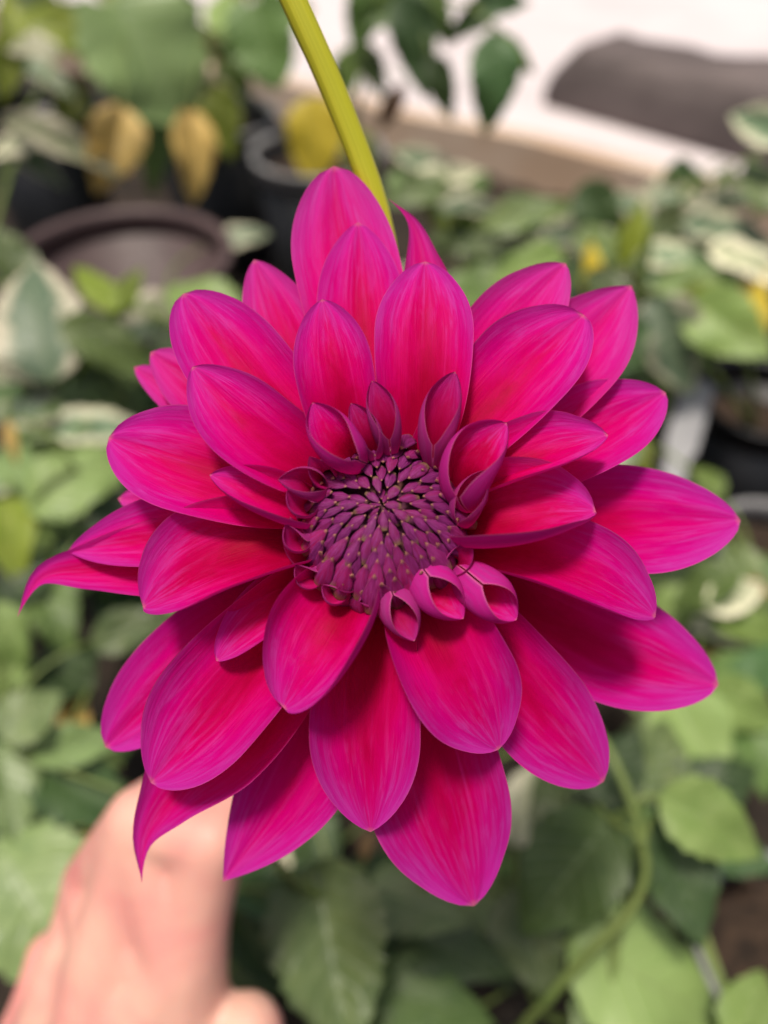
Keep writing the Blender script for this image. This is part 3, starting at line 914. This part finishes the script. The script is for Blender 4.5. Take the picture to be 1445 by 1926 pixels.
def petal(ctrl, w, A=(70, 28), tm=0.62, q=0.62, roll=0.0, mat=None, base_w=0.34, wav=1.0, label=None, axis=None, sharp=2.0, nu=19, nv=37, claw=0.6, wside=(1, 1), hold=(0, 1), flat=1.0):
    """a ray petal along spine ctrl [(px,py,z)...]; w = width in pixels; A = half arc of the trough at base and tip"""
    pts = [FL(*c) for c in ctrl]
    c = catmull(pts, nv)
    tang = np.gradient(c, axis=0)
    tang /= np.linalg.norm(tang, axis=1)[:, None]
    ax = AXIS if axis is None else np.array(axis) / np.linalg.norm(axis)
    ph = random.uniform(0, 6.28); ph2 = random.uniform(0, 6.28)
    lop = random.uniform(-0.05, 0.05)
    v, uv = [], []
    for j in range(nv):
        t = j / (nv - 1)
        T_ = tang[j]
        N_ = ax - T_ * np.dot(ax, T_)
        N_ /= np.linalg.norm(N_)
        B_ = np.cross(T_, N_)
        a = math.radians(roll)
        N2 = N_ * math.cos(a) + B_ * math.sin(a)
        B2 = B_ * math.cos(a) - N_ * math.sin(a)
        if t < tm:
            f = base_w + (1 - base_w) * math.sin(math.pi / 2 * t / tm) ** claw
        else:
            u = (t - tm) / (1 - tm)
            f = max(0.0, 1 - u ** sharp) ** q
        f = max(f, 0.004)
        e = min(1.0, max(0.0, (t - hold[0]) / (hold[1] - hold[0])))
        e = e ** 0.8 if hold[0] > 0 else e ** 1.2
        ang = math.radians(A[0] * (1 - e) + A[1] * e)
        if t > 0.86: ang += math.radians(14) * (t - 0.86) / 0.14
        hw = 0.5 * w * f * PXM
        R_ = hw / math.sin(min(abs(ang), math.pi / 2)) if abs(ang) > 1e-3 else 1e3
        for i in range(nu):
            s = -1 + 2 * i / (nu - 1)
            th = s * ang
            ws = wside[0] if s < 0 else wside[1]
            lat = R_ * math.sin(th) * ws
            dep = R_ * (1 - math.cos(th)) * flat
            # two lengthwise folds and a soft wave along the margin
            fold = -0.10 * hw * (math.exp(-((abs(s) - 0.36) / 0.12) ** 2)) * (0.3 + 0.7 * t) * wav
            mid = -0.13 * hw * math.exp(-(abs(s) / 0.10)) * t ** 3 * wav + 0.035 * hw * math.exp(-(s / 0.25) ** 2) * wav
            wave = 0.045 * hw * abs(s) ** 2 * math.sin(ph + 7.5 * t + (1.3 if s > 0 else 0)) * wav
            wave += 0.02 * hw * abs(s) ** 3 * math.sin(ph2 + 19 * t) * wav
            p = c[j] + B2 * (lat + lop * hw * (1 - s * s)) + N2 * (dep - fold * 0.8 + mid + wave)
            v.append(p)
            uv.append((0.5 + s / 2, t))
    o = obj('petal', mesh_from(v, grid_faces(nu, nv), uv, name='petal'), mat or M_PETAL, flower)
    if label: o['label'] = label
    return o


CX, CY = 722, 985


def ray(tip, w, z, r0=105, bow=0.0, mf=0.5, **kw):
    """petal from the receptacle to tip; z = (base, middle, tip) heights"""
    tx, ty = tip
    dx, dy = tx - CX, ty - CY
    L = math.hypot(dx, dy)
    ux, uy = dx / L, dy / L
    if 'base' in kw:
        bx, by = kw.pop('base')
    else:
        bx, by = CX + ux * r0, CY + uy * r0
    mx, my = bx + (tx - bx) * mf, by + (ty - by) * mf
    ex, ey = tx - bx, ty - by
    l2 = math.hypot(ex, ey)
    mx += -ey / l2 * bow; my += ex / l2 * bow
    z = (z[0], z[1] * 1.5 + 18, z[2] * 1.32 + 8)
    kw['q'] = kw.get('q', .62) + (0.20 if kw.get('q', .62) < .72 else 0.05)
    kw.setdefault('roll', random.uniform(-3, 3))
    a = kw.pop('A', (70, 28))
    return petal([(bx, by, z[0]), (mx, my, z[1]), (tx, ty, z[2])], w, A=(min(a[0] * 1.1, 85), a[1] * (1.3 if z[2] > -135 else 1.12)), **kw)


L5, L4, L3, L2 = (-140, -150, -215), (-120, -105, -165), (-95, -50, -85), (-70, 5, -10)
BP = M_BACKPETAL
# outermost, rearmost row
petal([(700, 880, -150), (680, 640, -190), (640, 430, -235), (628, 312, -245)], 225, A=(50, 30), tm=.66, q=.66, mat=BP, label='upright petal, coloured as if backlit, beside the stem')
petal([(755, 880, -150), (800, 640, -195), (795, 500, -215), (772, 415, -210), (731, 374, -190)], 175, A=(50, 70), tm=.45, q=1.5, sharp=1.3, mat=BP, label='narrow petal with hooked tip behind the stem')
ray((478, 488), 165, (-140, -160, -200), bow=-10, mat=BP, q=.6)
ray((283, 662), 165, (-140, -170, -215), bow=0, mat=BP, q=.55)
ray((252, 690), 120, (-150, -190, -250), bow=0, mat=BP, q=.55)
ray((332, 640), 110, (-150, -190, -240), mat=BP)
ray((222, 938), 150, (-150, -180, -225), mat=BP)
ray((1188, 537), 215, L5, bow=30, A=(60, 45), mat=BP, q=.9)
ray((1064, 495), 185, (-130, -130, -180), bow=-10, A=(60, 45), mat=BP, q=.78)
ray((1252, 738), 190, L4, bow=14, A=(60, 38), q=.60)
ray((1393, 978), 238, (-120, -128, -180), bow=8, A=(46, 26), q=.55, tm=.6)
ray((1352, 1288), 265, (-140, -180, -235), bow=28, A=(46, 24), q=.55, tm=.6)
ray((1136, 1470), 215, L4, bow=12, A=(60, 24), q=.56, tm=.62)
ray((892, 1704), 285, L4, bow=22, A=(55, 22), q=.60, tm=.6)
ray((419, 1658), 240, (-125, -145, -195), bow=-48, A=(50, 34), q=1.0, tm=.52)
petal([(650, 1090, -140), (470, 1340, -165), (330, 1490, -205), (270, 1590, -225), (267, 1660, -215)], 225, A=(50, 75), tm=.50, q=1.35, sharp=1.4, label='drooping petal with lilac curled tip')
ray((198, 1405), 200, L5, bow=22, A=(55, 30), q=.5, tm=.62)
petal([(620, 1010, -140), (380, 1050, -170), (180, 1070, -205), (75, 1090, -215), (33, 1160, -200)], 165, A=(50, 70), tm=.48, q=1.3, sharp=1.4, label='long petal with thin hooked tip')
ray((128, 1036), 160, (-120, -110, -165), bow=14, A=(60, 45), q=.85, tm=.52)
# hidden back petals that close the flower from behind
for a in range(0, 360, 24):
    aa = math.radians(a + 7)
    rr = 330 + 30 * math.sin(a * 2.3)
    ray((CX + rr * math.cos(aa), CY - rr * math.sin(aa)), 160, (-150, -190, -250), mat=BP)
# third row
ray((674, 418), 182, (-120, -125, -170), base=(690, 880), A=(60, 28), q=.6)
ray((345, 552), 200, (-110, -85, -125), bow=-16, A=(60, 35), q=.48, tm=.6)
ray((205, 822), 218, (-100, -70, -100), bow=-6, A=(60, 32), q=.5, tm=.6)
ray((800, 492), 192, (-100, -60, -95), base=(792, 875), A=(55, 24), q=.58, tm=.6)
ray((1098, 592), 205, (-100, -70, -105), bow=-4, A=(60, 40), q=.5, tm=.6)
ray((1144, 818), 128, (-80, -28, -36), bow=-10, A=(84, 58), q=.62, roll=-16)
ray((1233, 1160), 165, (-85, -35, -65), bow=-32, A=(84, 54), q=.62, tm=.58, roll=-14)
ray((938, 1410), 205, (-80, -20, -40), bow=8, A=(80, 38), q=.64, tm=.55)
ray((697, 1565), 208, (-95, -42, -60), bow=16, A=(70, 30), q=.66, tm=.58)
ray((284, 1472), 225, (-95, -60, -95), bow=2, A=(65, 38), q=.6, tm=.62)
ray((269, 1142), 200, (-85, -40, -60), bow=30, A=(78, 54), q=.6, tm=.6, roll=14)
# second row
ray((606, 563), 146, (-80, -22, -28), base=(662, 870), A=(70, 36), q=.62, tm=.58)
ray((362, 690), 162, (-80, -22, -30), bow=-22, A=(70, 40), q=.64, tm=.56)
petal([(835, 1010, -75), (945, 990, -12), (1060, 965, -8), (1121, 962, -14)], 172, A=(112, 84), tm=.52, q=.70, base_w=.20, claw=.8, flat=.95, roll=-20)
petal([(688, 1080, -80), (630, 1185, 8), (574, 1275, 30), (534, 1332, 22)], 178, A=(116, 84), tm=.52, q=.70, base_w=.20, claw=.8, flat=.9, roll=12)
petal([(636, 1050, -120), (560, 1112, -75), (470, 1186, -48), (407, 1243, -50)], 116, A=(72, 78), tm=.52, q=.74, base_w=.20, claw=.8, flat=.85, roll=14)
petal([(610, 990, -75), (540, 962, -8), (460, 925, 10), (394, 893, 8)], 94, A=(124, 88), tm=.52, q=.82, base_w=.22, claw=.8, flat=.95, roll=14)
# rolled inner petals: (base, middle, tip), width, trough
for (b, m, t, w, A, roll) in [
        ((880, 950, -60), (882, 890, 5), (953, 795, 30), 105, (178, 85), 0),
        ((868, 985, -40), (886, 940, 20), (914, 884, 48), 62, (178, 92), 0),
        ((815, 885, -50), (826, 800, 5), (856, 699, 28), 74, (178, 80), 0),
        ((672, 880, -40), (634, 840, 20), (588, 757, 42), 86, (178, 88), 0),
        ((702, 865, -40), (688, 815, 15), (660, 758, 36), 56, (178, 85), 0),
        ((735, 860, -40), (722, 790, 10), (700, 716, 28), 60, (178, 85), 0),
        ((600, 935, -40), (566, 915, 20), (523, 902, 52), 62, (178, 95), 0),
        ((795, 1080, -60), (820, 1114, 5), (872, 1164, 40), 92, (178, 105), 0),
        ((860, 1078, -60), (900, 1112, -5), (972, 1166, 22), 92, (178, 105), 0),
        ((736, 1108, -60), (750, 1148, 8), (780, 1206, 40), 78, (178, 105), 0),
        ((856, 1062, -30), (866, 1055, 15), (886, 1018, 42), 48, (165, 80), 0),
        ((655, 1080, -30), (650, 1105, 15), (636, 1108, 44), 46, (160, 80), 0),
        ((592, 1080, -40), (564, 1036, 0), (546, 972, 20), 48, (140, 80), 0),
        ((612, 905, -40), (600, 890, 15), (582, 858, 46), 44, (160, 80), 0),
        ((598, 960, -30), (562, 950, 22), (540, 922, 52), 46, (178, 95), 0),
        ((586, 1020, -30), (556, 1016, 15), (538, 985, 44), 44, (178, 95), 0),
        ((606, 1068, -40), (578, 1084, 0), (556, 1062, 32), 50, (178, 90), 0),
        ((640, 1098, -40), (624, 1116, 5), (606, 1100, 36), 46, (178, 92), 0),
        ((690, 1110, -50), (688, 1132, 5), (676, 1132, 46), 58, (178, 92), 0)]:
    petal([b, m, t], w, A=A, tm=.6, q=.78, roll=roll, mat=M_TUBE if w < 80 else M_PETAL, base_w=.28, claw=1.0, nv=41, hold=(.40, 1.0) if t[1] < 1100 else (.58, 1.0), flat=.8)

# ---- bud of overlapping scales
def scale_mesh(seed):
    r = random.Random(seed)
    nu, nv = 9, 13
    v, uv = [], []
    for j in range(nv):
        t = j / (nv - 1)
        w = 0.5 * (0.62 + 0.38 * math.sin(math.pi / 2 * min(1, t / 0.5))) * max(0.0, 1 - max(0, (t - 0.38) / 0.62) ** 1.5) ** 0.95 + 0.012 * (t > .97)
        for i in range(nu):
            s = -1 + 2 * i / (nu - 1)
            z = 0.24 * math.cos(s * math.pi / 2 * 0.92) * (w * 2) ** 0.8 + 0.05 * math.exp(-(s / .18) ** 2) * t * (1 - t) * 3
            y = t - 0.0 * abs(s)
            lift = 0.10 * t - 0.16 * t * t + (0.12 * max(0, t - 0.85) / 0.15)
            v.append((w * s * (1 + 0.05 * r.uniform(-1, 1)), y, z * 0.95 + lift))
            uv.append((0.5 + s / 2, t))
    f = grid_faces(nu, nv)
    # close the underside so each scale is a solid body
    nb = len(v)
    for j in range(nv):
        a, b = v[j * nu], v[j * nu + nu - 1]
        v.append(((a[0] + b[0]) / 2, a[1], min(a[2], b[2]) - 0.10))
        uv.append((0.5, j / (nv - 1)))
    for j in range(nv - 1):
        f.append((j * nu, (j + 1) * nu, nb + j + 1, nb + j))
        f.append((j * nu + nu - 1, nb + j, nb + j + 1, (j + 1) * nu + nu - 1))
    return mesh_from(v, f, uv, name='bud_scale')


SCALES = [scale_mesh(s) for s in range(5)]
tilt = math.radians(19)
BR = Matrix.Rotation(-tilt, 3, 'X')                       # bud axis leans up the picture
BC = Vector(FL(720, 978, -30))
NSC = 126
for i in range(NSC):
    u = (i + 0.5) / NSC
    ang = i * math.radians(137.508) + random.uniform(-.06, .06)
    rt = 145 * u ** 0.56 - 5                                  # radius of the scale's tip from the bud's axis
    Ls = (34 if i < 7 else 43) + 64 * u ** 0.95 + random.uniform(-4, 4)
    Ws = 18 + 29 * u ** 0.8 + random.uniform(-3, 3)
    # height of the dome under the tip, and how steeply the scale stands
    zt = 84 - 30 * (max(rt, 0) / 148) ** 2.6 + random.uniform(-4, 8)
    st = math.radians(19 + 47 * u ** 0.9 + random.uniform(-7, 9))
    er = Vector((math.cos(ang), math.sin(ang), 0))
    ydir = (-er * math.cos(st) + Vector((0, 0, 1)) * math.sin(st))          # base -> tip, inwards and forwards
    if u > 0.90:                                          # outermost stand nearly upright
        ydir = (-er * 0.12 + Vector((random.uniform(-.1, .1), random.uniform(-.1, .1), 1))).normalized()
    zdir = (er * math.sin(st) + Vector((0, 0, 1)) * math.cos(st)) if u <= 0.90 else (er - ydir * er.dot(ydir)).normalized()
    xdir = ydir.cross(zdir).normalized()
    tipp = (er * rt + Vector((0, 0, zt)))
    base = tipp - ydir * Ls
    m3 = BR
    X, Y, Z, O = (m3 @ (xdir * Ws)), (m3 @ (ydir * Ls)), (m3 @ (zdir * Ws * 1.0)), (m3 @ base)
    o = obj('bud_scale', random.choice(SCALES), M_SCALE2 if random.random() < (u - .35) * 1.6 else M_SCALE, flower, keep_slots=True)
    o.matrix_local = Matrix(((X.x * PXM, Y.x * PXM, Z.x * PXM, O.x * PXM + BC.x), (X.y * PXM, Y.y * PXM, Z.y * PXM, O.y * PXM + BC.y),
                             (X.z * PXM, Y.z * PXM, Z.z * PXM, O.z * PXM + BC.z), (0, 0, 0, 1)))

def place_scale(name, tip, ydir, zdir, Ls, Ws, mat, k):
    ydir = ydir.normalized(); zdir = (zdir - ydir * zdir.dot(ydir)).normalized()
    xdir = ydir.cross(zdir)
    b_ = tip - ydir * Ls
    X, Y, Z, O = BR @ (xdir * Ws), BR @ (ydir * Ls), BR @ (zdir * Ws), BR @ b_
    o = obj(name, SCALES[k % 5], mat, flower, keep_slots=True)
    o.matrix_local = Matrix(((X.x * PXM, Y.x * PXM, Z.x * PXM, O.x * PXM + BC.x), (X.y * PXM, Y.y * PXM, Z.y * PXM, O.y * PXM + BC.y),
                             (X.z * PXM, Y.z * PXM, Z.z * PXM, O.z * PXM + BC.z), (0, 0, 0, 1)))
    return o


for k in range(13):                                       # youngest scales closing over the middle
    a = k * 2.39996 + 0.4
    er = Vector((math.cos(a), math.sin(a), 0))
    rr = 1.5 + 1.1 * k
    place_scale('bud_scale', er * rr + Vector((0, 0, 84 - 0.5 * k)), -er * 0.8 + Vector((0, 0, .6)), er * .6 + Vector((0, 0, .8)), 27 + k, 11 + .6 * k, M_SCALE, k)
for k, deg in enumerate((186, 203, 222, 238, 252, 266, 281, 297, 312, 330, 348, 12, 150, 168, 64, 84, 104, 126)):     # upright young bracts round the rim
    a = math.radians(deg + random.uniform(-4, 4))
    er = Vector((math.cos(a), math.sin(a), 0))
    rr = random.uniform(142, 152)
    place_scale('bud_scale', er * rr + Vector((0, 0, random.uniform(28, 46))), Vector((0, 0, 1)) - er * random.uniform(-.05, .3) + Vector((random.uniform(-.12, .12), 0, 0)),
                er, random.uniform(92, 112), random.uniform(46, 60), M_SCALE2, k)

# dome that carries the scales, and olive chaff between the outer ones
prof = [(0.001, 52), (40, 46), (80, 28), (108, 3), (130, -20), (138, -50), (132, -110), (110, -150), (60, -178), (30, -190), (0.001, -195)]
v, f = lathe([(r * PXM, z * PXM) for r, z in prof], 40)
v = [tuple(BR @ Vector(q)) for q in v]
M_CORE = plain_material('bud_core', (0.10, 0.010, 0.06), (0.15, 0.05, 0.04), 400, 0.7, 0.3, 0.0003)
rec = obj('receptacle', mesh_from(v, f, name='receptacle'), M_CORE, flower)
rec.location = BC
for k in range(22):
    a = k * 2 * math.pi / 22 + random.uniform(-.12, .12)
    er = Vector((math.cos(a), math.sin(a), 0))
    rr = random.uniform(118, 142)
    yd = (Vector((0, 0, 1)) + er * random.uniform(-.25, .2)).normalized()
    zd = (er - yd * er.dot(yd)).normalized()
    xd = yd.cross(zd)
    Ls, Ws = random.uniform(60, 84), random.uniform(34, 52)
    O = BR @ (er * rr + Vector((0, 0, -38)))
    X, Y, Z = BR @ (xd * Ws), BR @ (yd * Ls), BR @ (zd * Ws * .4)
    o = obj('chaff_scale', SCALES[k % 5], M_OLIVE, flower, keep_slots=True)
    o.matrix_local = Matrix(((X.x * PXM, Y.x * PXM, Z.x * PXM, O.x * PXM + BC.x), (X.y * PXM, Y.y * PXM, Z.y * PXM, O.y * PXM + BC.y),
                             (X.z * PXM, Y.z * PXM, Z.z * PXM, O.z * PXM + BC.z), (0, 0, 0, 1)))

# green sepals behind, and the stem that arches up and over to its plant
for k in range(6):
    a = math.radians(60 * k + 20)
    petal([(CX + 60 * math.cos(a), CY - 60 * math.sin(a), -200), (CX + 150 * math.cos(a), CY - 150 * math.sin(a), -225),
           (CX + 240 * math.cos(a), CY - 240 * math.sin(a), -275)], 80, A=(30, 20), mat=M_SEPAL, q=.8).name = 'sepal'
tb_ = Tubes()
spine = [FL(722, 990, -205), FL(742, 860, -285), FL(744, 620, -325), FL(717, 420, -300), FL(642, 205, -235), FL(552, 0, -170), FL(430, -260, -110), FL(200, -480, -90),
         FL(-250, -480, -180), FL(-700, 0, -600)]
tail = [P(-1000, 700, 0.32), P(-1150, 1300, .42), onground(-1150, 1500, .50)]
spine += [np.array(FINV @ (p - FORG)) for p in tail]
tb_.add(spine, 0.0024, 0.0045, n=160, sides=16)
tb_.build('stem', M_STEM, flower)

# ------------------------------------------------------------------ the hand behind the flower
hand_keys = {
    'wrist': (40, 2420, .262, 25), 'heel': (260, 2250, .255, 22), 'palm': (190, 2050, .257, 22), 'palm2': (110, 2030, .268, 20), 'palm3': (330, 1990, .250, 17),
    'i0': (350, 1800, .240, 13.5), 'i1': (402, 1580, .232, 11.0), 'i2': (480, 1470, .246, 9.0), 'i3': (520, 1420, .256, 7.6),
    'm0': (215, 1775, .247, 14.0), 'm1': (268, 1545, .240, 11.5), 'm2': (370, 1450, .256, 9.2), 'm3': (450, 1410, .268, 7.8),
    'r0': (125, 1850, .260, 12.5), 'r1': (175, 1660, .264, 10.5), 'r2': (280, 1560, .278, 8.6), 'r3': (360, 1520, .288, 7.2),
    'p0': (50, 1960, .275, 11.5), 'p1': (95, 1800, .286, 9.0), 'p2': (180, 1720, .296, 7.6), 'p3': (250, 1690, .302, 6.4),
    't0': (370, 2120, .245, 16), 't1': (462, 1945, .242, 12.5), 't2': (520, 2090, .246, 10.5), 't3': (590, 2200, .25, 8.5)}
HK = {k: (P(a, b, d * 1.12), r * 0.00112) for k, (a, b, d, r) in hand_keys.items()}
arm_end = P(-260, 3050, .30)
HK['arm'] = (arm_end, 0.030)
bones = [('arm', 'wrist'), ('wrist', 'heel'), ('wrist', 'palm'), ('wrist', 'palm2'), ('heel', 'palm3'), ('palm', 'm0'), ('palm', 'i0'), ('palm3', 'i0'), ('palm2', 'r0'), ('palm2', 'p0'), ('palm', 'palm2'), ('palm', 'palm3'),
         ('i0', 'm0'), ('m0', 'r0'), ('r0', 'p0'), ('heel', 't0'), ('t0', 't1'), ('t1', 't2'), ('t2', 't3'), ('t0', 'i0'), ('i1', 'm1'), ('i0', 'm1'), ('m1', 'r1'), ('m0', 'r1')]
for c in 'imrp':
    bones += [(c + '0', c + '1'), (c + '1', c + '2'), (c + '2', c + '3')]
bm = bmesh.new()
horg = HK['palm'][0]
for a, b in bones:
    (pa, ra), (pb, rb) = HK[a], HK[b]
    if (a, b) in (('i0', 'm0'), ('m0', 'r0'), ('r0', 'p0'), ('palm', 'palm2'), ('palm', 'palm3'), ('t0', 'i0'), ('i1', 'm1'), ('i0', 'm1'), ('m1', 'r1'), ('m0', 'r1')):
        q_ = 1.0 if b in ('m1', 'r1') else .78
        ra, rb = ra * q_, rb * q_
    steps = max(3, int((pb - pa).length / 0.004))
    for s in range(steps + 1):
        t = s / steps
        r = ra + (rb - ra) * t
        r *= 1 - 0.10 * math.sin(math.pi * t) if len(a) == 2 and a[0] == b[0] else 1
        m = Matrix.Translation(pa.lerp(pb, t) - horg)
        bmesh.ops.create_icosphere(bm, subdivisions=2, radius=r, matrix=m)
hm = bpy.data.meshes.new('hand')
bm.to_mesh(hm); bm.free()
hand = obj('hand', hm, M_SKIN, loc=horg)
rm = hand.modifiers.new('remesh', 'REMESH'); rm.mode = 'VOXEL'; rm.voxel_size = 0.0016; rm.use_smooth_shade = True
sm = hand.modifiers.new('smooth', 'SMOOTH'); sm.factor = 0.5; sm.iterations = 14
tag(hand, 'bare hand reaching up behind the lower petals with bent fingers', 'hand')
for c in 'imrpt':
    (pa, ra), (pb, rb) = HK[c + '2'], HK[c + '3']
    dr = (pb - pa).normalized()
    if c != 't':
        up = (CAM - pb).normalized()
    else:
        up = (CAM - pb + UPV * 0.1).normalized()
    up = (up - dr * up.dot(dr)).normalized()
    sd = dr.cross(up)
    v, uv = [], []
    for j in range(7):
        for i in range(7):
            s, t = -1 + i / 3, j / 6
            w = rb * 0.72 * (1 - 0.25 * abs(t - .5) ** 2 * 4)
            v.append(pb - horg + dr * (rb * (-0.4 + 1.25 * t)) + sd * (w * s) + up * (rb * (1.0 - 0.32 * s * s - 0.25 * t * t)))
            uv.append((i / 6, t))
    nl = obj('fingernail', mesh_from(v, grid_faces(7, 7), uv, name='fingernail'), M_NAIL, hand)
    sol = nl.modifiers.new('thick', 'SOLIDIFY'); sol.thickness = 0.0006
print('leaves', NLEAF, 'objects', len(bpy.data.objects))
